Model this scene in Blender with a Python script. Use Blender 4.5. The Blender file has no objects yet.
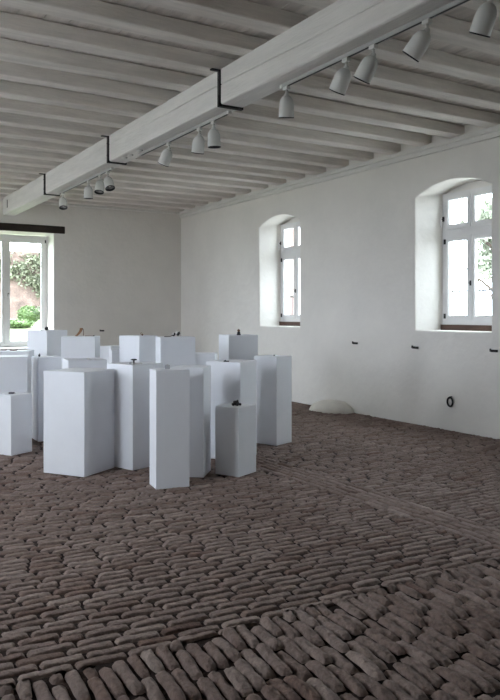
import bpy, bmesh, math, random
from mathutils import Vector, Matrix
random.seed(11)
SC = bpy.context.scene
COL = SC.collection
R = math.radians

# ------------------------------------------------------------------ camera
YAW = math.atan2(440, 729)
cam = bpy.data.cameras.new('camera')
cam.lens = 35; cam.sensor_fit = 'HORIZONTAL'; cam.sensor_width = 24
cam.shift_y = -37/500; cam.clip_end = 300
camo = bpy.data.objects.new('camera', cam); COL.objects.link(camo)
camo.location = (0, 0, 1.6); camo.rotation_euler = (R(90), 0, -YAW)
SC.camera = camo

# ------------------------------------------------------------------ sky (bright overcast day)
SKY = 27.0
wd = bpy.data.worlds.new('overcast_sky'); SC.world = wd; wd.use_nodes = True
nt = wd.node_tree; nt.nodes.clear()
wo = nt.nodes.new('ShaderNodeOutputWorld'); bg = nt.nodes.new('ShaderNodeBackground')
tc = nt.nodes.new('ShaderNodeTexCoord'); sp = nt.nodes.new('ShaderNodeSeparateXYZ')
cr = nt.nodes.new('ShaderNodeValToRGB')
nt.links.new(tc.outputs['Generated'], sp.inputs[0]); nt.links.new(sp.outputs['Z'], cr.inputs[0])
cr.color_ramp.elements[0].position = 0.0; cr.color_ramp.elements[0].color = (.68, .75, .86, 1)
cr.color_ramp.elements[1].position = 1.0; cr.color_ramp.elements[1].color = (.84, .92, 1.0, 1)
nt.links.new(cr.outputs[0], bg.inputs[0]); bg.inputs[1].default_value = SKY
nt.links.new(bg.outputs[0], wo.inputs[0])

SC.view_settings.view_transform = 'Standard'
SC.view_settings.look = 'None'
SC.view_settings.gamma = 1
SC.view_settings.use_curve_mapping = False
SC.view_settings.exposure = 0.0
SC.cycles.diffuse_bounces = 8
SC.cycles.max_bounces = 16
SC.cycles.transparent_max_bounces = 16
SC.cycles.sample_clamp_indirect = 8

# room, metres; X to the right along the joists, Y away along the beam
XL, XR, YN, YF = -1.7, 7.46, -4.0, 15.5
ZJ, ZB = 3.96, 4.10          # underside of joists, underside of boards
ARCH_Y = (2.83, 7.08, 11.33)          # windows in the right wall
LEFT_Y = (4.95, 9.2, 13.45)   # windows in the left wall, behind the photographer's left shoulder

def portal(name, loc, rot, sx, sz):
    l = bpy.data.lights.new(name, 'AREA'); l.shape = 'RECTANGLE'; l.size = sx; l.size_y = sz
    l.cycles.is_portal = True
    o = bpy.data.objects.new(name, l); COL.objects.link(o)
    o.location = loc; o.rotation_euler = rot
for y in ARCH_Y:
    portal('sky_portal', (XR+.68, y, 2.4), (0, R(90), 0), 2.3, 1.6)
for y in LEFT_Y:
    portal('sky_portal', (XL-.68, y, 2.4), (0, R(-90), 0), 2.3, 1.6)
portal('sky_portal', (3.575, YF+.72, 2.08), (R(-90), 0, 0), 2.0, 2.6)

# ------------------------------------------------------------------ materials
def mat(name, col, rough=.7, var=0, scale=3, bump=0, bscale=30, metal=0, detail=4, col2=None, stretch=None, spec=.3):
    m = bpy.data.materials.new(name); m.use_nodes = True
    t = m.node_tree; b = t.nodes['Principled BSDF']
    b.inputs['Base Color'].default_value = (*col, 1); b.inputs['Roughness'].default_value = rough
    b.inputs['Metallic'].default_value = metal; b.inputs['Specular IOR Level'].default_value = spec
    g = t.nodes.new('ShaderNodeTexCoord'); mp = t.nodes.new('ShaderNodeMapping')
    t.links.new(g.outputs['Object'], mp.inputs[0])
    if stretch: mp.inputs['Scale'].default_value = stretch
    if var or col2:
        n = t.nodes.new('ShaderNodeTexNoise'); n.inputs['Scale'].default_value = scale; n.inputs['Detail'].default_value = detail
        n.inputs['Roughness'].default_value = .62
        r = t.nodes.new('ShaderNodeValToRGB')
        r.color_ramp.elements[0].position = .35; r.color_ramp.elements[1].position = .65
        c2 = col2 or tuple(c*(1-var) for c in col)
        r.color_ramp.elements[0].color = (*c2, 1); r.color_ramp.elements[1].color = (*col, 1)
        t.links.new(mp.outputs[0], n.inputs['Vector']); t.links.new(n.outputs['Fac'], r.inputs[0])
        t.links.new(r.outputs[0], b.inputs['Base Color'])
    if bump:
        n2 = t.nodes.new('ShaderNodeTexNoise'); n2.inputs['Scale'].default_value = bscale; n2.inputs['Detail'].default_value = 5
        bp = t.nodes.new('ShaderNodeBump'); bp.inputs['Strength'].default_value = bump; bp.inputs['Distance'].default_value = .02
        t.links.new(mp.outputs[0], n2.inputs['Vector']); t.links.new(n2.outputs['Fac'], bp.inputs['Height'])
        t.links.new(bp.outputs[0], b.inputs['Normal'])
    return m
M = {}
M['plaster'] = mat('lime_plaster', (.76, .735, .69), .9, .06, 1.3, .35, 9)
M['ceil_board'] = mat('painted_board', (.75, .70, .65), .8, .22, 2.2, .4, 14, stretch=(6, .6, 1))
M['joist'] = mat('painted_joist', (.80, .76, .71), .8, .20, 2.0, .4, 14, stretch=(.6, 5, 5))
M['beam'] = mat('painted_beam', (.75, .735, .70), .75, .12, 2.0, .35, 12, stretch=(5, .6, 5))
M['plinth'] = mat('plinth_paint', (.82, .835, .87), .55, .03, 4, .05, 60)
M['iron'] = mat('black_iron', (.025, .023, .022), .6, .3, 20, .2, 60)
M['oak'] = mat('dark_oak', (.035, .024, .018), .7, .5, 3, .5, 20, stretch=(1, 6, 6))
M['sillwood'] = mat('brown_sill', (.10, .055, .038), .6, .3, 6, .3, 20)
M['winpaint'] = mat('window_paint', (.74, .73, .72), .4, .04, 4, .03, 40)
M['lamp'] = mat('lamp_grey', (.62, .62, .59), .45, .05, 8)
M['track'] = mat('track_grey', (.42, .42, .41), .5)
M['trackslot'] = mat('track_slot', (.03, .03, .03), .6)
M['black'] = mat('black_plastic', (.015, .015, .015), .4)
M['chrome'] = mat('chrome', (.6, .6, .6), .25, metal=1)
M['lens'] = mat('lamp_reflector', (.25, .25, .24), .3, metal=.7)
M['mortar'] = mat('earth_joints', (.040, .024, .019), .95, .4, 12, .6, 60)
M['tan'] = mat('tan_leather', (.36, .20, .11), .6)
M['silver'] = mat('dull_silver', (.55, .54, .52), .35, metal=.8)
M['milk'] = mat('milky_resin', (.42, .42, .44), .2)
M['white'] = mat('white_enamel', (.8, .8, .78), .35)
M['red'] = mat('dark_red_resin', (.16, .05, .045), .45)
M['brownm'] = mat('brown_bronze', (.16, .08, .05), .5)
M['darkstone'] = mat('dark_stone', (.03, .03, .035), .45, .4, 40, .5, 80)
M['greyslate'] = mat('grey_slate', (.08, .08, .095), .6)
M['limestone'] = mat('limewashed_stone', (.80, .77, .71), .9, .12, 5, .6, 14)
M['lawn'] = mat('lawn_grass', (.13, .155, .075), .9, .35, 2.5, .5, 30)
M['leaf_p'] = mat('leaf_pale', (.20, .22, .16), .6, .4, 3)
M['gravel'] = mat('pale_gravel', (.45, .44, .42), .95, .2, 8, .4, 40)
M['leaf_a'] = mat('leaf_green', (.075, .12, .035), .6, .5, 3)
M['leaf_b'] = mat('leaf_olive', (.14, .15, .095), .6, .5, 2)
M['gwall'] = mat('garden_masonry', (.17, .12, .10), .9, .6, 1.5, .6, 12)
M['facade'] = mat('pink_render', (.125, .088, .078), .9, .12, 2)
M['roof'] = mat('clay_roof', (.16, .07, .05), .8)
M['bark'] = mat('bark', (.06, .045, .035), .9)

m = bpy.data.materials.new('window_glass'); m.use_nodes = True; t = m.node_tree; t.nodes.clear()
o_ = t.nodes.new('ShaderNodeOutputMaterial'); mx = t.nodes.new('ShaderNodeMixShader'); tr = t.nodes.new('ShaderNodeBsdfTransparent')
gl = t.nodes.new('ShaderNodeBsdfGlossy'); gl.inputs['Roughness'].default_value = .02
lw = t.nodes.new('ShaderNodeLayerWeight'); lw.inputs['Blend'].default_value = .5
pw = t.nodes.new('ShaderNodeMath'); pw.operation = 'POWER'; pw.inputs[1].default_value = 5
fr = t.nodes.new('ShaderNodeMath'); fr.operation = 'MULTIPLY_ADD'; fr.inputs[1].default_value = .5; fr.inputs[2].default_value = .03
t.links.new(lw.outputs['Facing'], pw.inputs[0]); t.links.new(pw.outputs[0], fr.inputs[0])
tr.inputs[0].default_value = (.95, .97, .96, 1)
t.links.new(fr.outputs[0], mx.inputs[0]); t.links.new(tr.outputs[0], mx.inputs[1]); t.links.new(gl.outputs[0], mx.inputs[2])
t.links.new(mx.outputs[0], o_.inputs[0]); M['glass'] = m

# brick: colour per brick from an attribute
m = bpy.data.materials.new('worn_brick'); m.use_nodes = True; t = m.node_tree; b = t.nodes['Principled BSDF']
b.inputs['Roughness'].default_value = .78; b.inputs['Specular IOR Level'].default_value = .25
at = t.nodes.new('ShaderNodeAttribute'); at.attribute_name = 'tone'
r = t.nodes.new('ShaderNodeValToRGB'); e = r.color_ramp.elements
e[0].position = 0; e[0].color = (.125, .078, .064, 1); e[1].position = 1; e[1].color = (.330, .260, .226, 1)
e2 = e.new(.5); e2.color = (.238, .178, .154, 1); e3 = e.new(.12); e3.color = (.185, .120, .097, 1)
g = t.nodes.new('ShaderNodeTexCoord'); n = t.nodes.new('ShaderNodeTexNoise'); n.inputs['Scale'].default_value = 26; n.inputs['Detail'].default_value = 9; n.inputs['Roughness'].default_value = .7
mr = t.nodes.new('ShaderNodeMapRange'); mr.inputs[1].default_value = .3; mr.inputs[2].default_value = .7; mr.inputs[3].default_value = .62; mr.inputs[4].default_value = 1.22
mi = t.nodes.new('ShaderNodeMix'); mi.data_type = 'RGBA'; mi.blend_type = 'MULTIPLY'; mi.inputs[0].default_value = 1
t.links.new(g.outputs['Object'], n.inputs['Vector']); t.links.new(n.outputs['Fac'], mr.inputs[0])
t.links.new(at.outputs['Fac'], r.inputs[0]); t.links.new(r.outputs[0], mi.inputs[6]); t.links.new(mr.outputs[0], mi.inputs[7])
t.links.new(mi.outputs[2], b.inputs['Base Color'])
n2 = t.nodes.new('ShaderNodeTexNoise'); n2.inputs['Scale'].default_value = 55; n2.inputs['Detail'].default_value = 8
bp = t.nodes.new('ShaderNodeBump'); bp.inputs['Strength'].default_value = .9; bp.inputs['Distance'].default_value = .012
t.links.new(g.outputs['Object'], n2.inputs['Vector']); t.links.new(n2.outputs['Fac'], bp.inputs['Height']); t.links.new(bp.outputs[0], b.inputs['Normal'])
M['brick'] = m

# ------------------------------------------------------------------ mesh helpers
class MB:
    def __init__(s): s.v = []; s.f = []; s.m = []; s.mi = 0
    def add(s, vs, fs):
        k = len(s.v); s.v += [tuple(p) for p in vs]
        for f in fs: s.f.append(tuple(k+i for i in f)); s.m.append(s.mi)
    def box(s, x0, x1, y0, y1, z0, z1):
        s.add([(x, y, z) for z in (z0, z1) for y in (y0, y1) for x in (x0, x1)],
              [(0, 2, 3, 1), (4, 5, 7, 6), (0, 1, 5, 4), (2, 6, 7, 3), (0, 4, 6, 2), (1, 3, 7, 5)])
    def grid(s, rows, flip=False):
        n = len(rows[0]); fs = []
        for j in range(len(rows)-1):
            for i in range(n-1):
                q = (j*n+i, j*n+i+1, (j+1)*n+i+1, (j+1)*n+i); fs.append(q[::-1] if flip else q)
        s.add([p for r in rows for p in r], fs)
    def tube(s, pts, r, n=8, cap=True):
        pts = [Vector(p) for p in pts]; rows = []; rr = r if isinstance(r, (list, tuple)) else [r]*len(pts)
        ref = None
        for i, p in enumerate(pts):
            d = (pts[min(i+1, len(pts)-1)]-pts[max(i-1, 0)]).normalized()
            if ref is None: ref = Vector((0, 0, 1)) if abs(d.z) < .9 else Vector((1, 0, 0))
            a = (ref - d*ref.dot(d)).normalized(); ref = a; b = d.cross(a)
            rows.append([p+(a*math.cos(2*math.pi*k/n)+b*math.sin(2*math.pi*k/n))*rr[i] for k in range(n)])
        vs = [p for r_ in rows for p in r_]; fs = []
        for j in range(len(rows)-1):
            for k in range(n): fs.append((j*n+k, j*n+(k+1) % n, (j+1)*n+(k+1) % n, (j+1)*n+k))
        if cap: fs += [tuple(range(n))[::-1], tuple((len(rows)-1)*n+k for k in range(n))]
        s.add(vs, fs)
    def lathe(s, prof, n=24, c=(0, 0, 0), mtx=None):
        vs = []; fs = []
        for (r_, z) in prof:
            for k in range(n):
                p = Vector((c[0]+r_*math.cos(2*math.pi*k/n), c[1]+r_*math.sin(2*math.pi*k/n), c[2]+z))
                vs.append(mtx @ p if mtx else p)
        for j in range(len(prof)-1):
            for k in range(n): fs.append((j*n+k, j*n+(k+1) % n, (j+1)*n+(k+1) % n, (j+1)*n+k))
        s.add(vs, fs)
    def blob(s, c, rx, ry, rz, n=10, rough=.15, seed=0):
        rnd = random.Random(seed); ph = [rnd.uniform(0, 6) for _ in range(6)]
        rows = []
        for j in range(n+1):
            th = math.pi*j/n; row = []
            for i in range(2*n):
                a = math.pi*i/n
                k = 1+rough*(math.sin(3*a+ph[0])*math.sin(2*th+ph[1])+.5*math.sin(5*a+ph[2]+3*th))
                row.append((c[0]+rx*k*math.sin(th)*math.cos(a), c[1]+ry*k*math.sin(th)*math.sin(a), c[2]+rz*k*math.cos(th)))
            row.append(row[0]); rows.append(row)
        s.grid(rows, flip=True)
    def build(s, name, mats, parent=None, smooth=False, bevel=0, weld=False):
        me = bpy.data.meshes.new(name); me.from_pydata(s.v, [], s.f)
        if not isinstance(mats, (list, tuple)): mats = [mats]
        for x in mats: me.materials.append(M[x])
        if len(mats) > 1: me.polygons.foreach_set('material_index', s.m)
        if weld or bevel:
            bm = bmesh.new(); bm.from_mesh(me)
            if weld: bmesh.ops.remove_doubles(bm, verts=bm.verts, dist=1e-5)
            if bevel:
                bmesh.ops.bevel(bm, geom=list(bm.edges), offset=bevel, segments=2, affect='EDGES', profile=.5, clamp_overlap=True)
            bmesh.ops.recalc_face_normals(bm, faces=bm.faces)
            bm.to_mesh(me); bm.free()
        if smooth: me.polygons.foreach_set('use_smooth', [True]*len(me.polygons))
        me.update()
        o = bpy.data.objects.new(name, me); COL.objects.link(o)
        if parent: o.parent = parent
        return o
def tag(o, label=None, cat=None, group=None, kind=None):
    for k, v in (('label', label), ('category', cat), ('group', group), ('kind', kind)):
        if v: o[k] = v
    return o
def thing(name, loc, rz=0, **k):
    o = bpy.data.objects.new(name, None); COL.objects.link(o); o.empty_display_size = .1
    o.location = loc; o.rotation_euler = (0, 0, rz); return tag(o, **k)
def wob(a, b, c=0.):
    return (math.sin(1.7*a+.9*b+c)+math.sin(-.8*a+2.3*b+1.3+c)+.6*math.sin(4.1*a-1.1*b+c*2)+.4*math.sin(2.2*a+5.3*b+.7)+.25*math.sin(9.1*a+7.7*b+c))/3.2

# ------------------------------------------------------------------ walls
def arch_pts(hw, z0, zs, rise, n=14):
    """outline (x, z) going up the left side, over the arch and down the right side"""
    L = [(-hw, z0+(zs-z0)*i/8) for i in range(8)]
    A = [(-hw*math.cos(math.pi*i/n) if False else -hw+2*hw*i/n, zs+rise*(1-((-1+2*i/n)**2))) for i in range(n+1)]
    Rr = [(hw, zs+(z0-zs)*i/8) for i in range(1, 9)]
    return L, A, Rr
def wall(name, x0, x1, ztop, ops, P, thick, wn=.008):
    """P(x, depth, z) gives world coordinates, x along the wall, depth away from the room."""
    b = MB()
    def dz(x, z): return wn*wob(x*1.1, z*1.3, x0)
    def pt(x, z, d): return P(x, d+(dz(x, z) if d < .05 else 0), z)
    for side, D in ((0, 0), (1, thick)):
        cur = x0
        def plain(a, c):
            if c-a < 1e-4: return
            n = max(1, int((c-a)/.3)); b.grid([[pt(a+(c-a)*i/n, ztop*j/14, D) for i in range(n+1)] for j in range(15)])
        for op in ops:
            cx, hw, z0, zs, rise, rr = op['c'], op['hw'], op['z0'], op['zs'], op['rise'], op['r']
            e = rr if side == 0 else -op.get('splay', 0)
            hw_ = hw+e; z0_ = z0-e*(0 if op.get('flat') else 1); 
            if side: z0_ = z0
            plain(cur, cx-hw_)
            n = 14; xs = [cx-hw_+2*hw_*i/n for i in range(n+1)]
            za = [zs+max(e, 0)*.7+rise*(1-((-1+2*i/n)**2)) for i in range(n+1)]
            if z0_ > .01: b.grid([[pt(x, z0_*j/5, D) for x in xs] for j in range(6)])
            b.grid([[pt(x, za[i]+(ztop-za[i])*j/4, D) for i, x in enumerate(xs)] for j in range(5)])
            cur = cx+hw_
        plain(cur, x1)
    for op in ops:
        cx, hw, z0, zs, rise, rr = op['c'], op['hw'], op['z0'], op['zs'], op['rise'], op['r']
        sp_ = op.get('splay', 0); n = 14; rows = []
        prof = [(rr*(1-math.sin(a)), rr*(1-math.cos(a))) for a in [R(x) for x in (0, 22, 45, 68, 90)]] if rr else [(0, 0)]
        prof += [(-sp_*k, rr+(op['d']-rr)*k) for k in (.2, .4, .6, .8, 1)]
        prof += [(-sp_, op['d']+(thick-op['d'])*k) for k in (.5, 1)]
        for e, d in prof:
            hw_ = hw+e; zlo = z0-(max(e, 0))
            zsE = zs+max(e, 0)*.7+op.get('lift', 0)*min(1, d/op['d'])
            q = [(-hw_, zlo+(zsE-zlo)*i/8) for i in range(8)]
            q += [(-hw_+2*hw_*i/n, zsE+(rise+(op.get('rise2', rise)-rise)*min(1, d/op['d']))*(1-((-1+2*i/n)**2))) for i in range(n+1)]
            q += [(hw_, zsE+(zlo-zsE)*i/8) for i in range(1, 9)]
            q += [(hw_-2*hw_*i/6, zlo) for i in range(1, 7)]
            rows.append([P(cx+x+(.007*wob(z*2, d*3+cx) if rr and .05 < d < op['d'] else 0), d+(dz(cx+x, z) if d < .05 else 0), z+(.006*wob(x*4, d*4) if rr and z > zs and .05 < d < op['d'] else 0)) for x, z in q])
        b.grid(rows)
    o = b.build(name, 'plaster', weld=True, smooth=False)
    for p in o.data.polygons: p.use_smooth = True
    return tag(o, kind='structure')
arch = dict(hw=.685, z0=1.355, zs=3.25, rise=.17, r=.025, splay=.145, d=.40, rise2=.11, lift=.07)
TH = .62
PR = lambda x, d, z: (XR+d, -x, z)
PL = lambda x, d, z: (XL-d, x, z)
PF = lambda x, d, z: (x, YF+d, z)
PN = lambda x, d, z: (-x, YN-d, z)
wall('wall_right', -YF-.1, -YN+.1, ZB+.1, [dict(arch, c=-y) for y in sorted(ARCH_Y, reverse=True)], PR, TH)
wall('wall_left', YN-.1, YF+.1, ZB+.1, [dict(arch, c=y) for y in LEFT_Y], PL, TH)
wall('wall_back', XL-.1, XR+.1, ZB+.1, [dict(c=3.575, hw=.885, z0=.86, zs=3.30, rise=0, r=.012, d=.5, flat=1)], PF, .7)
wall('wall_near', -XR-.1, -XL+.1, ZB+.1, [], PN, .7)

# ------------------------------------------------------------------ floor of worn bricks laid on edge
import numpy as np
FV = []; FF = []; FT = []; nv = 0
def brick(cx, cy, ang, L, W, lift, relief, clip, res, rnd):
    global nv
    nx, ny = res
    s = np.linspace(-1, 1, nx); q = np.linspace(-1, 1, ny)
    q = np.sign(q)*np.abs(q)**(.45 if relief < .02 else .7); s = np.sign(s)*np.abs(s)**.8
    Sg, Tg = np.meshgrid(s, q, indexing='ij')
    ph = rnd.uniform(0, 6.28, 6)
    ex = 1+.015*np.sin(3*Tg+ph[0]) - .03*np.abs(Tg)**3
    ey = 1+.05*np.sin(2.4*Sg+ph[1])+.05*np.sin(6.1*Sg+ph[2]) - (.025 if relief < .02 else .16)*np.abs(Sg)**5
    bend = .06*W*np.sin(1.6*Sg+ph[3])
    x = Sg*L/2*ex; y = Tg*W/2*ey+bend
    prof = (1-np.abs(Sg)**(12 if relief < .015 else 7))*(1-np.abs(Tg)**(6 if relief < .015 else 3))
    prof = np.clip(prof, 0, 1)**.6
    h = lift-.016+(.016+relief*.4)*prof + relief*.16*np.sin(3.1*Sg+ph[4])*prof + relief*.08*np.sin(7*Sg+5*Tg+ph[5])*prof + rnd.normal(0, relief*.05+.0008, Sg.shape)*prof
    ca, sa = math.cos(ang), math.sin(ang)
    X = cx+x*ca-y*sa; Y = cy+x*sa+y*ca
    X = np.clip(X, clip[0], clip[1]); Y = np.clip(Y, clip[2], clip[3])
    if X.max()-X.min() < .03 or Y.max()-Y.min() < .03: return
    FV.append(np.stack([X.ravel(), Y.ravel(), h.ravel()], 1))
    i, j = np.meshgrid(np.arange(nx-1), np.arange(ny-1), indexing='ij')
    a = (i*ny+j).ravel()+nv
    FF.append(np.stack([a, a+ny, a+ny+1, a+1], 1))
    FT.append(np.full(nx*ny, float(np.clip(rnd.normal(.52, .16), 0, 1))))
    nv += nx*ny
def field(ang, L, W, clip, relief, seed, jit=.01):
    rnd = np.random.default_rng(seed)
    ca, sa = math.cos(ang), math.sin(ang)
    cx0, cy0 = (clip[0]+clip[1])/2, (clip[2]+clip[3])/2
    Rm = math.hypot(clip[1]-clip[0], clip[3]-clip[2])/2+.4
    rows = int(2*Rm/W)
    for j in range(rows):
        v = -Rm+j*W; off = rnd.uniform(0, L) if (rnd.random() < .25 or relief > .02) else (L/2)*(j % 2)
        u = -Rm+off+rnd.normal(0, .02)
        while u < Rm:
            l = L*rnd.choice([1, 1, 1, .9, 1.08, .55], p=[.3, .2, .15, .2, .1, .05])
            wv = .012*math.sin(u*.9+j*.02)+.008*math.sin(u*2.3+1)
            x = cx0+(u+l/2)*ca-(v+wv)*sa; y = cy0+(u+l/2)*sa+(v+wv)*ca
            u += l
            if x < clip[0]-.1 or x > clip[1]+.1 or y < clip[2]-.1 or y > clip[3]+.1: continue
            d = math.hypot(x, y)
            res = (17, 9) if d < 4.2 else ((12, 7) if d < 7 else (7, 5))
            if x*math.sin(YAW)+y*math.cos(YAW) < 1.5: res = (6, 5)
            und = .012*wob(x*.7, y*.7, 2)
            brick(x, y, ang+rnd.normal(0, .028), l-(.008 if relief < .02 else .009), W-(.015 if relief < .02 else .010)+rnd.normal(0, .002), und+rnd.normal(0, .0022 if relief < .02 else .005), relief, clip, res, rnd)
GX0, GX1, BY = 3.98, 4.35, 3.20
field(R(-3.5), .235, .071, (XL, GX0, BY, YF+.02), .009, 1)
field(R(85), .29, .072, (XL, XR+.02, .4, BY), .030, 2)
rg = np.random.default_rng(3)
for k in range(5):                      # drainage strip of stretchers running down the room
    y = BY-rg.uniform(0, .25)
    while y < YF:
        l = .27*rg.choice([1, 1.1, .9]); x = GX0+.037+.074*k
        brick(x+rg.normal(0, .002), y+l/2, R(90), l-.006, .066, .006+.012*wob(x*.7, y*.7, 2)+rg.normal(0, .001), .007, (GX0, GX1, BY, YF+.02), (12, 7) if y < 8 else (7, 5), rg); y += l
field(R(0), .235, .070, (GX1, XR+.02, BY, YF+.02), .009, 4)
V = np.concatenate(FV); F = np.concatenate(FF); T = np.concatenate(FT)
nm = len(V)
# bedding earth under the bricks
gx, gy = 46, 98
G = np.array([(XL-.6+(XR-XL+1.2)*i/(gx-1), YN-.6+(YF-YN+1.2)*j/(gy-1), 0) for i in range(gx) for j in range(gy)])
G[:, 2] = [-.0125+.012*wob(p[0]*.7, p[1]*.7, 2)-(.006 if p[1] < BY else 0) for p in G]
i, j = np.meshgrid(np.arange(gx-1), np.arange(gy-1), indexing='ij'); a = (i*gy+j).ravel()+nm
GF = np.stack([a, a+gy, a+gy+1, a+1], 1)
nb = len(F); V = np.concatenate([V, G]); F = np.concatenate([F, GF]); T = np.concatenate([T, np.full(len(G), .2)])
me = bpy.data.meshes.new('floor')
me.vertices.add(len(V)); me.vertices.foreach_set('co', V.ravel())
me.loops.add(F.size); me.loops.foreach_set('vertex_index', F.ravel().astype(np.int32))
me.polygons.add(len(F)); me.polygons.foreach_set('loop_start', np.arange(0, F.size, 4, dtype=np.int32))
me.update(calc_edges=True)
me.materials.append(M['brick']); me.materials.append(M['mortar'])
me.polygons.foreach_set('material_index', np.array([0]*nb+[1]*len(GF), dtype=np.int32))
me.polygons.foreach_set('use_smooth', [True]*len(F))
at_ = me.attributes.new('tone', 'FLOAT', 'POINT'); at_.data.foreach_set('value', T.astype(np.float32))
me.validate(); me.update()
fo = bpy.data.objects.new('floor', me); COL.objects.link(fo); tag(fo, kind='structure')

# ------------------------------------------------------------------ ceiling: boards, joists
b = MB(); x = XL-.3; rnd = random.Random(5)
while x < XR+.4:
    w = rnd.uniform(.19, .26); z = ZB+rnd.uniform(0, .005)
    y = YN-.3
    while y < YF+.3:
        l = rnd.uniform(2.5, 4.5); b.box(x+.0025, x+w-.0025, y, min(y+l-.003, YF+.4), z, z+.03); y += l
    x += w
b.mi = 0
b.box(XL-.8, XR+.8, YN-.8, YF+.8, ZB+.06, ZB+.3)
ceiling = tag(b.build('ceiling', 'ceil_board'), kind='structure')
y = 6.82-.61*17; jr = random.Random(3)
while y < YF-.05:
    b = MB(); yy = min(y+jr.uniform(-.015, .015), YF-.2); wdt = .19+jr.uniform(-.015, .02); sd = jr.uniform(0, 50)
    rows = []; n = 34
    for i in range(n+1):
        x = XL-.1+(XR-XL+.2)*i/n
        a = .006*wob(x*1.4, sd); c = .006*wob(x*1.2, sd+9); dn = .005*wob(x*.9, sd+4)
        r_ = .008+.004*wob(x*3, sd+3)
        gp = .004+.010*max(0, wob(x*1.1, sd+7)+.5)
        rows.append([(x, yy+a+.03, ZB+.006), (x, yy+a+.03, ZB-gp), (x, yy+a, ZB-gp-.003), (x, yy+a, ZJ+dn+r_), (x, yy+a+r_, ZJ+dn), (x, yy+wdt+c-r_, ZJ+dn), (x, yy+wdt+c, ZJ+dn+r_), (x, yy+wdt+c, ZB+.004)])
    b.grid(rows); b.build('joist', 'joist', parent=ceiling)
    y += .61
# wall plate / cornice under the joists on the right wall
b = MB(); rows = []
for i in range(61):
    y = YN+(YF-YN)*i/60; a = .006*wob(y*1.3, 3.)
    rows.append([(XR+.02, y, 3.975), (XR-.055+a, y, 3.968), (XR-.055+a, y, 3.905+a), (XR-.030, y, 3.893), (XR-.026, y, 3.835+a), (XR+.02, y, 3.822)])
b.grid(rows); tag(b.build('trim_1', 'beam'), kind='structure')
b = MB(); rows = []
for i in range(41):
    x = XL+(XR-XL)*i/40; a = .005*wob(x*1.3, 8.)
    rows.append([(x, YF+.02, 3.97), (x, YF-.03+a, 3.968), (x, YF-.03+a, 3.915+a), (x, YF+.02, 3.905)])
b.grid(rows); tag(b.build('trim_2', 'beam'), kind='structure')

# ------------------------------------------------------------------ main beam with iron straps
BX0, BX1, BZ = 3.41, 3.66, 3.62
beam = thing('ceiling_beam', (3.535, 5.75, BZ), label='long white-painted timber beam under the joists, running the length of the room', cat='beam')
b = MB(); rows = []; c = Vector((3.535, 5.75, BZ))
for i in range(141):
    y = YN-.2+(YF-YN+.4)*i/140
    a = .007*wob(y*.9, 1.); d = .006*wob(y*.8, 5.)
    ck = max(0, .010*math.sin(max(0, min(1, (y-2)/9))*math.pi)*(1+.5*wob(y*2, 2)))
    zc = 3.80+.018*wob(y*.6, 7)+.012*(y-6)
    zc = min(max(zc, 3.70), 3.9)
    rows.append([Vector(p)-c for p in [(BX0+a, y, ZJ+.003), (BX0+a, y, zc+ck*.7), (BX0+a+ck*2, y, zc), (BX0+a, y, zc-ck*.5), (BX0+a, y, BZ+.02), (BX0+a+.006, y, BZ+.006), (BX0+a+.02, y, BZ+d),
                 (BX1+d-.02, y, BZ+d), (BX1+d-.006, y, BZ+.006), (BX1+d, y, BZ+.02), (BX1+d, y, ZJ+.003)]])
b.grid(rows)
tb = b.build('timber', 'beam', parent=beam)
def strap(y):
    b = MB(); e = .012; X0 = BX0-c.x; X1 = BX1-c.x; yy = y-c.y; w = .045
    b.box(X0-e-.006, X0-.002+.012, yy, yy+w, -.012, ZJ-BZ-.002)
    b.box(X0-e-.006, X1+.0, yy, yy+w, -.018, .012)
    b.box(X0-.10, X0, yy, yy+w, ZJ-BZ-.016, ZJ-BZ-.004)
    for zz in (.08, .24):
        b.lathe([(.0, -.006), (.012, -.006), (.014, 0), (.014, .004)], 10, mtx=Matrix.Translation((X0-e-.006, yy+w/2, zz)) @ Matrix.Rotation(R(90), 4, 'Y'))
    b.build('iron_strap', 'iron', parent=beam)
for y in (6.19, 9.28, 12.35): strap(y)
for k, y in enumerate((8.44, 8.75, 8.95)):
    b = MB(); b.lathe([(0, -.02), (.03, -.018), (.038, -.006), (.038, .008)], 14, c=(3.50-c.x, y-c.y, 0)); b.build('bolt_cap', 'lamp', parent=beam)
b = MB(); b.box(-.14, -.118, YF-c.y-.42, YF-c.y-.40, .10, .26); b.build('iron_cramp', 'iron', parent=beam)

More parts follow.
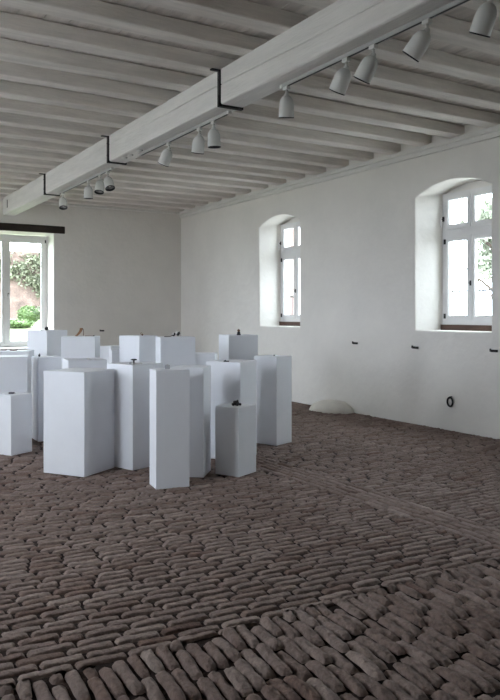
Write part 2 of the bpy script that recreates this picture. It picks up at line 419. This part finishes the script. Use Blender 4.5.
# ------------------------------------------------------------------ lighting tracks and spotlights
def track(y0, y1, label):
    t = thing('lighting_track', (3.58, y0, BZ), label=label, cat='lighting track', group='tracks along the underside of the beam')
    b = MB(); L = y1-y0
    b.box(-.018, .018, 0, L, -.032, -.004); b.build('rail', 'track', parent=t)
    b = MB(); b.box(-.008, .008, .02, L-.02, -.034, -.030); b.build('slot', 'trackslot', parent=t)
    for y in (-.03, L):
        b = MB(); b.box(-.020, .020, y, y+.03, -.035, -.004); b.build('end_cap', 'lamp', parent=t)
track(1.2, 5.36, 'grey lighting track under the beam holding the five nearest spotlights')
track(6.35, 8.6, 'middle grey lighting track under the beam holding three spotlights')
track(9.65, 12.1, 'farthest grey lighting track under the beam holding four small spotlights by the back window')
r_hat = Vector((math.cos(YAW), -math.sin(YAW), 0)); f_hat = Vector((math.sin(YAW), math.cos(YAW), 0))
def spot(y, side, fwd, label, sc=1.0):
    """side: tilt of the opening along r_hat (right +), fwd: tilt away (+) or towards (-) the near end"""
    s = thing('track_spotlight', (3.58, y, BZ-.034), label=label, cat='spotlight', group='white spotlights on the beam tracks')
    b = MB(); b.box(-.02, .02, -.032, .032, -.03, 0); b.build('adapter', 'lamp', parent=s, bevel=.004)
    b = MB(); b.tube([(0, 0, -.028), (0, 0, -.075)], .011, 10); b.lathe([(0, .012), (.019, .010), (.021, -.004), (.018, -.018), (0, -.02)], 14, c=(0, 0, -.072)); b.build('stem', 'lamp', parent=s, smooth=True)
    ax = (Vector((0, 0, -1))+r_hat*math.tan(R(side))+f_hat*math.tan(R(fwd))).normalized()
    rot = Vector((0, 0, -1)).rotation_difference(ax).to_matrix().to_4x4()
    mt = Matrix.Translation((0, 0, -.080)) @ rot @ Matrix.Scale(sc*.93, 4)
    b = MB()
    b.lathe([(0, .004), (.020, .002), (.042, -.012), (.058, -.034), (.067, -.062), (.071, -.10), (.073, -.200), (.069, -.203), (.066, -.196), (.062, -.15)], 28, mtx=mt)
    h = b.build('housing', 'lamp', parent=s, smooth=True)
    b = MB(); b.lathe([(.0730, -.196), (.0738, -.198), (.0738, -.205), (.066, -.206), (.060, -.192), (.060, -.17)], 28, mtx=mt); b.build('rim', 'black', parent=s, smooth=True)
    b = MB(); b.lathe([(.064, -.185), (.045, -.15), (.022, -.125), (0, -.12)], 20, mtx=mt); b.build('reflector', 'lens', parent=s, smooth=True)
    b = MB(); b.lathe([(0, -.168), (.018, -.166), (.020, -.15), (.012, -.125)], 12, mtx=mt); b.build('bulb', 'white', parent=s, smooth=True)
    b = MB(); b.lathe([(0, .076), (.009, .075), (.010, .066)], 10, mtx=mt @ Matrix.Translation((0, 0, -.06)) @ Matrix.Rotation(R(90), 4, 'Y')); b.build('tilt_knob', 'lamp', parent=s, smooth=True)
for a in [
 (3.075, -14, 25, 'nearest white spotlight, cut by the top right corner of the picture'),
 (3.61, -34, 26, 'second nearest white spotlight, tipped far over to the left'),
 (4.16, -26, 24, 'white spotlight tipped left, third from the near end of the beam'),
 (4.48, -22, 24, 'white spotlight tipped left, left of the closest pair on the near track'),
 (5.31, 0, 14, 'white spotlight pointing straight down at the far end of the near track'),
 (6.66, 2, 4, 'white spotlight with its black rim showing, right of the three on the middle track'),
 (6.98, -8, 16, 'white spotlight leaning slightly left, middle one on the middle track'),
 (7.76, -24, 18, 'white spotlight tipped left at the far end of the middle track'),
 (9.80, 16, -22, 'small spotlight showing its dark opening, right end of the farthest track'),
 (10.10, -2, -18, 'small spotlight with visible reflector, second from the right on the farthest track'),
 (10.62, -2, 4, 'small spotlight pointing down, alone in the middle of the farthest track'),
 (11.92, 8, -20, 'farthest spotlight, above the end of the plinth group near the back window')]:
    spot(*a)
# ------------------------------------------------------------------ windows
def sash(parent, x0, x1, z0, z1, fw, y=0., dep=.05, label=None):
    b = MB()
    b.box(x0, x0+fw, y, y+dep, z0, z1); b.box(x1-fw, x1, y, y+dep, z0, z1)
    b.box(x0+fw, x1-fw, y, y+dep, z0, z0+fw); b.box(x0+fw, x1-fw, y, y+dep, z1-fw, z1)
    g = .012
    for (a0, a1, c0, c1) in ((x0+fw, x0+fw+g, z0+fw, z1-fw), (x1-fw-g, x1-fw, z0+fw, z1-fw), (x0+fw+g, x1-fw-g, z0+fw, z0+fw+g), (x0+fw+g, x1-fw-g, z1-fw-g, z1-fw)):
        b.box(a0, a1, y+.014, y+dep-.005, c0, c1)
    s = b.build('sash', 'winpaint', parent=parent)
    b = MB(); b.box(x0+fw+.002, x1-fw-.002, y+.022, y+.026, z0+fw+.002, z1-fw-.002)
    b.build('pane', 'glass', parent=s)
    return s
def handle(s, x, y, z, lev=-1, L=.11):
    b = MB(); b.box(x-.013, x+.013, y-.010, y, z-.035, z+.035)
    b.lathe([(.010, 0), (.010, .04), (0, .042)], 10, mtx=Matrix.Translation((x, y-.004, z)) @ Matrix.Rotation(R(90), 4, 'X'))
    b.build('handle_plate', 'iron', parent=s)
    b = MB(); b.tube([(x, y-.04, z+.01), (x-.008, y-.046, z-.03), (x-.010, y-.046, z-L)], [.010, .009, .008], 8)
    b.build('handle', 'winpaint', parent=s, smooth=True)
def hinge(p, x, y, z, h=.07):
    b = MB(); b.tube([(x, y-.012, z-h/2), (x, y-.012, z+h/2)], .009, 8); b.box(x, x+.02, y-.012, y-.001, z-h/2, z+h/2); b.build('hinge', 'iron', parent=p)
def arched_window(name, loc, rz, bar=True):
    w = thing(name, loc, rz, kind='structure')       # origin at sill level, on the frame plane
    b = MB(); hw = .55
    b.box(-hw, -hw+.075, 0, .08, .075, 1.965); b.box(hw-.075, hw, 0, .08, .075, 1.965)
    b.box(-hw+.075, hw-.075, 0, .08, .075, .135); b.box(-hw+.075, hw-.075, 0, .08, 1.93, 1.965)
    b.box(-hw+.075, hw-.075, -.004, .08, 1.34, 1.445)
    b.box(-.018, .018, .004, .07, .135, 1.34); b.box(-.018, .018, .004, .07, 1.445, 1.93)
    b.build('frame', 'winpaint', parent=w)
    sashes = []
    for (x0, x1, z0, z1) in ((-hw+.072, -.003, .132, 1.343), (.003, hw-.072, .132, 1.343), (-hw+.072, -.003, 1.442, 1.933), (.003, hw-.072, 1.442, 1.933)):
        sashes.append(sash(w, x0, x1, z0, z1, .062, y=-.018))
    b = MB(); b.box(-.03, .03, -.030, -.018, .14, 1.335); b.build('astragal', 'winpaint', parent=sashes[0])
    handle(sashes[1], .012, -.030, .66); handle(sashes[2], -hw+.045, -.018, 1.60, L=.12)
    for z in (.20, 1.27): hinge(w, -hw+.070, -.018, z)
    b = MB(); b.box(-hw, hw, -.03, .06, .0, .078); tag(b.build('sill_board', 'sillwood', parent=w), label='dark brown board under the frame')
    b = MB(); b.box(-hw-.02, hw+.02, .05, .16, 1.93, 2.20); b.build('head_board', 'plaster', parent=w)
    if bar:
        b = MB()
        for z in (.56, .20): b.tube([(-.56, .15, z), (.56, .15, z)], .013, 8)
        for x in (-.36, -.12, .12, .36): b.tube([(x, .15, .16), (x, .15, .58)], .006, 6)
        b.build('guard_bar', 'iron', parent=w)
    return w
arched_window('window_1', (XR+.405, ARCH_Y[-1], 1.355), R(-90))
arched_window('window_2', (XR+.405, ARCH_Y[1], 1.355), R(-90))
arched_window('window_4', (XR+.405, ARCH_Y[0], 1.355), R(-90))
w3 = thing('window_3', (3.575, YF+.50, .86), 0, kind='structure')
b = MB(); hw = .885
b.box(-hw, -hw+.06, 0, .09, 0, 2.42); b.box(hw-.06, hw, 0, .09, 0, 2.42); b.box(-hw+.06, hw-.06, 0, .09, 2.33, 2.42); b.box(-hw+.06, hw-.06, 0, .09, 0, .06)
b.box(-.02, .02, .01, .08, .06, 2.33)
b.build('frame', 'winpaint', parent=w3)
s1 = sash(w3, -hw+.055, -.003, .055, 2.335, .072, y=-.02); s2 = sash(w3, .003, hw-.055, .055, 2.335, .072, y=-.02)
b = MB(); b.box(-.035, .035, -.034, -.02, .07, 2.32); b.build('astragal', 'winpaint', parent=s1)
handle(s2, .045, -.034, 1.13)
for z in (.22, 2.30): hinge(w3, hw-.055, -.02, z)
b = MB(); b.box(-hw, hw, -.50, 0.0, -.03, .006); tag(b.build('sill_board', 'winpaint', parent=w3), label='white painted sill')
b = MB(); b.box(-1.13, 1.12, -.035, .28, 0, .155)
lt = b.build('window_lintel', 'oak', bevel=.012); lt.location = (3.575, YF, 3.302)
tag(lt, 'dark timber lintel over the back window', 'lintel')

# ------------------------------------------------------------------ plinths
PLINTHS = [
 # cx, cy, angle of side a, a, b, height, label
 (2.344, 7.233, -56.1, .505, .495, 1.018, 'widest white plinth, front left, with nothing on its top'),
 (2.920, 7.179, -71.1, .41, .41, 1.066, 'white plinth carrying the black mushroom-shaped brooch, right of the widest empty one'),
 (2.849, 6.165, -99, .24, .315, 1.076, 'front-most tall white plinth, carrying a milky cube'),
 (3.254, 6.518, -40.1, .32, .34, 1.067, 'empty white plinth right behind the front-most one, its bright edge showing'),
 (3.661, 6.339, -65.1, .285, .31, .678, 'short white plinth at the right front, carrying a black lumpy brooch'),
 (4.894, 7.559, -69.1, .34, .32, 1.071, 'rightmost white plinth, standing apart towards the boulder at the wall'),
 (4.784, 8.226, -100.1, .40, .40, 1.308, 'tall white plinth carrying a small dark upright figure, below the smaller arched window'),
 (4.026, 7.065, -56.1, .42, .42, 1.067, 'white plinth directly behind the short right one, carrying a small dark bar'),
 (3.624, 7.684, -106.1, .40, .40, 1.319, 'tall white plinth carrying the black and white beaded brooch'),
 (3.445, 8.350, -65.1, .33, .33, 1.320, 'tall white plinth in the middle carrying a tiny brown bead'),
 (2.847, 8.723, -28.1, .40, .40, 1.318, 'tall white plinth carrying the tan leather loop'),
 (2.652, 8.014, -98.1, .42, .42, 1.077, 'white plinth behind the widest one, carrying a tiny white bead'),
 (3.123, 11.191, -62.1, .42, .42, 1.331, 'farthest tall white plinth at left, in front of the window edge, carrying a black bead'),
 (2.594, 9.293, -90.1, .32, .32, 1.052, 'slim white plinth with a small grey bead near its left corner'),
 (2.086, 9.147, -16.1, .44, .44, 1.075, 'white plinth cut by the left edge, behind the short left one, with an empty top'),
 (1.986, 8.570, -61.1, .31, .31, .677, 'short white plinth at the left edge carrying a flat slate piece'),
 (2.512, 10.647, -24.1, .45, .45, 1.061, 'white plinth near the back window carrying two dark red sticks'),
 (3.953, 10.695, -62.1, .29, .29, 1.087, 'farthest low white plinth seen in the gap between the tall ones'),
 (3.752, 9.521, -105.1, .44, .44, 1.096, 'white plinth mostly hidden behind the tall middle one, its grey side in the gap'),
 (4.589, 8.858, -34.1, .38, .38, 1.045, 'empty white plinth seen low between the two tall ones at right'),
]
def plz(i): return .005+.012*wob(PLINTHS[i][0]*.7, PLINTHS[i][1]*.7, 2)
def ptop(i): return PLINTHS[i][5]+plz(i)
for k, (cx, cy, ang, a, bb, h, lab) in enumerate(PLINTHS):
    b = MB(); b.box(-a/2, a/2, -bb/2, bb/2, 0, h)
    o = b.build('plinth', 'plinth', bevel=.0035)
    o.location = (cx, cy, plz(k)); o.rotation_euler = (0, 0, R(ang))
    tag(o, lab, 'plinth', 'white display plinths')

# small jewellery pieces on the plinths
def piece(name, x, y, i, label, cat, rz=0):
    return thing(name, (x, y, ptop(i)+.0005), rz, label=label, cat=cat, group='jewellery pieces on the plinths')
V3 = Vector
p = piece('mushroom_brooch', 2.845, 7.02, 1, 'black flat-headed brooch with a silver loop on the plinth beside the widest one', 'brooch', R(-31))
b = MB(); b.lathe([(0, .052), (.018, .056), (.034, .052), (.030, .044), (.008, .038), (.006, .004), (.016, 0), (0, 0)], 20); b.build('head', 'black', parent=p, smooth=True)
b = MB(); b.tube([(.03+.055*math.cos(q*.3), -.01+.03*math.sin(q*.3), .005+.008*math.sin(q*.6)**2) for q in range(20)], .0035, 6); b.build('silver_loop', 'silver', parent=p, smooth=True)
b = MB(); b.blob((-.035, .0, .012), .014, .012, .011, 6); b.build('pearl', 'milk', parent=p, smooth=True)
p = piece('resin_cube', 2.845, 6.20, 2, 'small milky translucent cube on the front-most tall plinth', 'jewellery', R(-20))
b = MB(); b.box(-.022, .022, -.022, .022, 0, .034); o = b.build('cube', 'milk', parent=p, bevel=.003)
b = MB(); b.tube([(-.012, 0, .0345), (0, 0, .040), (.012, 0, .0345)], .0025, 6); b.build('bail', 'silver', parent=p)
p = piece('lump_brooch', 3.648, 6.31, 4, 'black lumpy brooch on the short plinth at the right front', 'brooch', R(-31))
b = MB(); b.blob((0, 0, .024), .030, .026, .024, 8, .2, 3); b.build('centre_lump', 'darkstone', parent=p, smooth=True)
for q in range(5):
    a = q*1.26; b = MB(); b.blob((.038*math.cos(a), .030*math.sin(a), .012), .016, .015, .012, 6, .2, q); b.build('side_lump', 'darkstone', parent=p, smooth=True)
b = MB(); b.blob((.012, -.012, .046), .011, .011, .012, 6, .2, 8); b.build('top_lump', 'darkstone', parent=p, smooth=True)
p = piece('standing_figure', 4.69, 8.05, 6, 'dark upright bead figure on the tall plinth below the smaller arched window', 'figurine')
b = MB(); b.lathe([(0, 0), (.026, 0), (.028, .012), (.019, .022), (.022, .03), (.014, .042)], 16); b.build('body', 'darkstone', parent=p, smooth=True)
b = MB(); b.blob((0, 0, .056), .018, .018, .019, 8, .1, 1); b.build('head', 'brownm', parent=p, smooth=True)
p = piece('bar_brooch', 3.885, 6.935, 7, 'small dark bar-shaped brooch behind the short right plinth', 'brooch', R(-31))
b = MB(); b.box(-.030, .030, -.012, .012, 0, .012); b.build('bar', 'darkstone', parent=p, bevel=.003)
b = MB(); b.blob((-.012, 0, .014), .010, .009, .006, 6); b.build('stone', 'greyslate', parent=p, smooth=True)
p = piece('beaded_brooch', 3.585, 7.60, 8, 'black and white beaded brooch with a thin black tail', 'brooch', R(-31))
rr = random.Random(4)
for q in range(9):
    b = MB(); b.blob((rr.uniform(-.03, .05), rr.uniform(-.02, .02), rr.uniform(.016, .058)), .017, .017, .016, 6, .1, q)
    o = b.build('bead', 'white' if q % 2 else 'black', parent=p, smooth=True); tag(o, 'white bead' if q % 2 else 'black bead')
b = MB(); b.tube([(-.02, 0, .025), (-.05, 0, .008), (-.09, .005, .004), (-.125, .0, .004)], .004, 6); b.build('tail', 'black', parent=p, smooth=True)
b = MB(); b.tube([(.03, 0, .03), (.045, 0, .052), (.055, 0, .058)], .004, 6); b.build('wire', 'black', parent=p, smooth=True)
p = piece('brown_bead', 3.458, 8.262, 9, 'tiny brown bead with a fine ring on the tall middle plinth', 'bead')
b = MB(); b.blob((0, 0, .010), .013, .012, .010, 6); b.build('bead', 'brownm', parent=p, smooth=True)
b = MB(); b.tube([(-.022, 0, .014+.0), (-.024, 0, .028), (-.012, 0, .036), (0, 0, .026)], .003, 6); b.build('ring', 'tan', parent=p, smooth=True)
p = piece('leather_loop', 2.815, 8.70, 10, 'tan leather loop leaning upright on a tall plinth, left of a dark wire', 'jewellery', R(-31))
b = MB(); rows = []
for q in range(13):
    a = q/12; cx = -.035+.060*a+.02*math.sin(a*3.1); cz = .004+.098*a-.004*math.cos(a*6)
    rows.append([(cx-.018, -.012, cz), (cx+.014, -.012, cz+.003), (cx+.014, .012, cz+.003), (cx-.018, .012, cz), (cx-.018, -.012, cz)])
b.grid(rows); b.add([rows[0][k] for k in range(4)], [(0, 1, 2, 3)]); b.add([rows[-1][k] for k in range(4)], [(3, 2, 1, 0)])
b.build('strap', 'tan', parent=p, smooth=True)
b = MB(); b.tube([(.038, 0, .100), (.052, 0, .075), (.055, 0, .04), (.050, 0, .004)], .0035, 6); b.build('cord', 'brownm', parent=p, smooth=True)
p = piece('wire_pin', 2.925, 8.64, 10, 'thin dark wire pin lying right of the tan leather loop', 'pin', R(-31))
b = MB(); b.tube([(-.06, 0, .003), (0, .01, .006), (.05, 0, .003)], .0035, 6); b.build('wire', 'brownm', parent=p)
b = MB(); b.blob((.052, 0, .006), .010, .008, .006, 6); b.build('tip', 'darkstone', parent=p, smooth=True)
p = piece('white_bead', 2.645, 7.86, 11, 'tiny white bead on the plinth behind the widest one', 'bead')
b = MB(); b.blob((0, 0, .010), .012, .011, .010, 6); b.build('bead', 'white', parent=p, smooth=True)
b = MB(); b.tube([(.012, 0, .006), (.03, .004, .003), (.045, 0, .003)], .002, 6); b.build('pin', 'silver', parent=p)
p = piece('black_bead', 3.055, 10.99, 12, 'round black bead on the farthest tall plinth before the window edge', 'bead')
b = MB(); b.blob((0, 0, .026), .028, .028, .026, 8); b.build('bead', 'black', parent=p, smooth=True)
b = MB(); b.lathe([(.013, 0), (.016, .004), (.013, .008)], 12); b.build('base_ring', 'brownm', parent=p)
p = piece('grey_bead', 2.475, 9.235, 13, 'small dark grey bead on the slim plinth at left', 'bead')
b = MB(); b.blob((0, 0, .016), .014, .014, .016, 6); b.build('bead', 'darkstone', parent=p, smooth=True)
b = MB(); b.blob((.0, 0, .036), .008, .008, .007, 6); b.build('cap', 'silver', parent=p, smooth=True)
p = piece('slate_piece', 1.975, 8.53, 15, 'flat dark slate piece on the short plinth at the left edge', 'brooch', R(-31))
b = MB(); b.box(-.034, .026, -.02, .02, 0, .018); b.build('slab', 'greyslate', parent=p, bevel=.003)
b = MB(); b.box(.026, .040, -.012, .012, 0, .008); b.build('clasp', 'silver', parent=p)
for (x, y, l, lab) in ((2.36, 10.70, .045, 'dark red stick, left one of two beside the back window'), (2.475, 10.59, .055, 'dark red stick with upturned end, right one of two beside the back window')):
    p = piece('red_stick', x, y, 16, lab, 'pin', R(-31))
    b = MB(); b.tube([(-l, 0, .010), (0, 0, .006), (l*.8, 0, .008), (l, 0, .020)], .006, 6); b.build('stick', 'red', parent=p, smooth=True)
p = piece('tiny_bead', 4.848, 7.46, 5, 'tiny grey bead on the rightmost plinth', 'bead')
b = MB(); b.blob((0, 0, .009), .010, .010, .009, 6); b.build('bead', 'greyslate', parent=p, smooth=True)

# ------------------------------------------------------------------ on the walls
def peg(x, y, z, rz, label):
    t = thing('iron_peg', (x, y, z), rz, label=label, cat='peg', group='iron pegs in the walls')
    b = MB(); b.box(-.050, .045, -.030, .03, -.018, .014); b.build('peg_body', 'iron', parent=t, bevel=.004)
    b = MB(); b.box(-.058, -.048, -.036, -.014, -.012, .026); b.build('hook_tip', 'iron', parent=t)
peg(XR, 9.086, 1.12, R(-90), 'small black iron peg in the right wall, farthest, between the two arched windows')
peg(XR, 7.741, 1.105, R(-90), 'small black iron peg in the wall, below the left jamb of the larger arched window')
peg(XR, 6.329, 1.12, R(-90), 'small black iron peg at the right edge of the picture')
peg(5.53, YF, 1.21, 0, 'small black iron peg in the back wall, above the plinths, right of the back window')
t = thing('tether_ring', (XR, 7.063, .44), R(-90), label='black iron ring hanging low on the right wall below the larger window', cat='iron ring')
b = MB(); n = 24; rows = []
for i in range(n+1):
    a = 2*math.pi*i/n; rows.append([((.052+.013*math.cos(q))*math.sin(a)*.92, -.030+.013*math.sin(q), -.045+(.060+.013*math.cos(q))*math.cos(a)) for q in [k*math.pi/4 for k in range(9)]])
b.grid(rows); b.build('ring', 'iron', parent=t, smooth=True)
b = MB(); b.tube([(0, .03, .02), (0, -.03, .022), (0, -.045, .016), (0, -.045, .0)], .012, 8); b.build('staple', 'iron', parent=t, smooth=True)
# limewashed boulder at the foot of the wall
b = MB(); n = 28; rows = []
for j in range(13):
    th = math.pi/2*j/12; row = []
    for i in range(n+1):
        a = 2*math.pi*(i % n)/n
        k = 1+.07*math.sin(3*a+1)+.05*math.sin(5*a+2)
        row.append((.36*k*math.cos(th)**.8*math.cos(a) if j < 12 else 0, .40*k*math.cos(th)**.8*math.sin(a) if j < 12 else 0, .17*math.sin(th)*(1+.06*math.sin(2*a+j*.4)) if j < 12 else .17))
    rows.append(row)
rows = [[(min(p[0], .078), p[1], p[2]) for p in r_] for r_ in rows]
b.grid(rows); o = b.build('boulder', 'limestone', smooth=True); o.location = (7.37, 9.53, -.004)
tag(o, 'limewashed boulder bulging from the foot of the right wall', 'boulder')

# ------------------------------------------------------------------ outside
b = MB(); rows = []
for j in range(41):
    y = 16.3+21.6*j/40; rows.append([(-10+21*i/38, y, min(.45+(y-16.3)*.045, 1.30)+.03*wob(i*.7, y)) for i in range(39)])
b.grid(rows); ln = tag(b.build('lawn', 'lawn', smooth=True), 'sloping green lawn behind the back window', 'lawn', kind='stuff')
b = MB(); b.add([(-60, -40, -.4), (60, -40, -.4), (60, 60, -.4), (-60, 60, -.4)], [(0, 1, 2, 3)]); tag(b.build('ground', 'gravel'), kind='structure')
def leaves(b, c, rx, ry, rz, n, size, rnd, shell=.75):
    for _ in range(n):
        while True:
            d = Vector((rnd.uniform(-1, 1), rnd.uniform(-1, 1), rnd.uniform(-1, 1)))
            if .1 < d.length < 1: break
        d.normalize(); k = rnd.uniform(shell, 1.05)
        p = Vector((c[0]+d.x*rx*k, c[1]+d.y*ry*k, c[2]+d.z*rz*k))
        a = Vector((rnd.gauss(0, 1), rnd.gauss(0, 1), rnd.gauss(0, 1))).normalized()
        e_ = a.cross(Vector((rnd.gauss(0, 1), rnd.gauss(0, 1), rnd.gauss(0, 1)))).normalized()
        s = size*rnd.uniform(.6, 1.3)
        b.add([p-a*s, p+e_*s*.45, p+a*s, p-e_*s*.45], [(0, 1, 2, 3)])
def shrub(x, y, z, rx, rz, n, mt, label, seed, size=.05, group=None):
    rnd = random.Random(seed)
    t = thing('shrub', (x, y, z), label=label, cat='shrub', group=group)
    b = MB(); b.blob((0, 0, rz*.95), rx*.8, rx*.8, rz*.78, 10, .12, seed); b.build('dense_foliage', mt, parent=t, smooth=True)
    b = MB(); leaves(b, (0, 0, rz), rx, rx, rz, n, size, rnd, .7); b.build('foliage', mt, parent=t)
    return t
gy = lambda y: min(.45+(y-16.3)*.045, 1.30)
shrub(7.85, 31.0, gy(31), .45, .40, 1500, 'leaf_a', 'round bright green bush on the lawn', 1)
shrub(9.3, 34.0, gy(34), .45, .35, 900, 'leaf_b', 'low olive bush right of the round green bush, outside the back window', 2)
shrub(5.8, 31.5, gy(31.5), .5, .3, 900, 'leaf_b', 'low olive bush left of the round green bush, outside the back window', 3)
shrub(7.0, 29.0, gy(29), .55, .16, 900, 'leaf_a', 'spreading ground-cover plant in front of the round bush', 4)
b = MB(); b.box(-14, 14, 0, .5, 0, 3.6)
gw = b.build('garden_wall', 'gwall', bevel=.02); gw.location = (3, 38.5, 1.2); tag(gw, 'old brown masonry wall closing the garden behind the lawn', 'wall')
rnd = random.Random(9); b = MB()
for _ in range(46):
    cx = rnd.uniform(1, 13); cz = rnd.uniform(1.6, 4.9); leaves(b, (cx, 38.4, cz), rnd.uniform(.5, 1.1), .3, rnd.uniform(.4, .9), 260, .12, rnd, .1)
tag(b.build('ivy', 'leaf_b'), 'ivy climbing over the brown garden wall', 'ivy', kind='stuff')
def tree(x, y, z, h, r, n, label, seed, mt='leaf_b', size=.14):
    rnd = random.Random(seed); t = thing('tree', (x, y, z), label=label, cat='tree', group='trees outside the windows')
    b = MB(); b.tube([(0, 0, 0), (.1, .05, h*.4), (0, .1, h*.8)], [.22, .16, .07], 10)
    for _ in range(10):
        a = rnd.uniform(0, 6.28); z0 = h*rnd.uniform(.35, .75); L = r*rnd.uniform(.5, .9)
        b.tube([(0.05, .05, z0), (L*.5*math.cos(a), L*.5*math.sin(a), z0+L*.35), (L*math.cos(a), L*math.sin(a), z0+L*.6)], [.07, .045, .02], 6)
    b.build('trunk', 'bark', parent=t, smooth=True)
    b = MB()
    for _ in range(16):
        a = rnd.uniform(0, 6.28); q = rnd.uniform(.1, .75)*r
        leaves(b, (q*math.cos(a), q*math.sin(a), h*rnd.uniform(.55, 1.0)), r*.38, r*.38, r*.3, n//16, size, rnd, .2)
    b.build('foliage', mt, parent=t)
tree(21.3, 18.0, -.4, 6.0, 1.7, 3000, 'leafy tree outside the larger arched window', 5, 'leaf_p')
tree(6.0, 43.5, 1.0, 6.0, 2.4, 2600, 'tree behind the garden wall', 7)
hs = thing('neighbour_house', (16.5, 27.0, -.4), 0, label='pinkish rendered house across the yard, seen through the arched windows', cat='house')
b = MB(); b.box(-5, 5, -4, 4, 0, 5.6); b.build('house_wall', 'facade', parent=hs)
b = MB(); b.add([(-5.3, -4.5, 5.6), (5.3, -4.5, 5.6), (5.3, 4.5, 5.6), (-5.3, 4.5, 5.6), (-5.3, 0, 8), (5.3, 0, 8)], [(0, 1, 5, 4), (2, 3, 4, 5), (0, 4, 3), (1, 2, 5), (0, 3, 2, 1)]); b.build('roof', 'roof', parent=hs)
for xx in (2.2, -3.0):
    for zz in (1.0, 3.5):
        b = MB(); b.box(xx-.5, xx+.5, -4.06, -3.98, zz, zz+1.4); f = b.build('window', 'winpaint', parent=hs)
        for q in (-1, 1):
            b = MB(); b.box(xx+q*.22-.19, xx+q*.22+.19, -4.075, -4.055, zz+.08, zz+1.32); b.build('shutter', 'winpaint', parent=f)
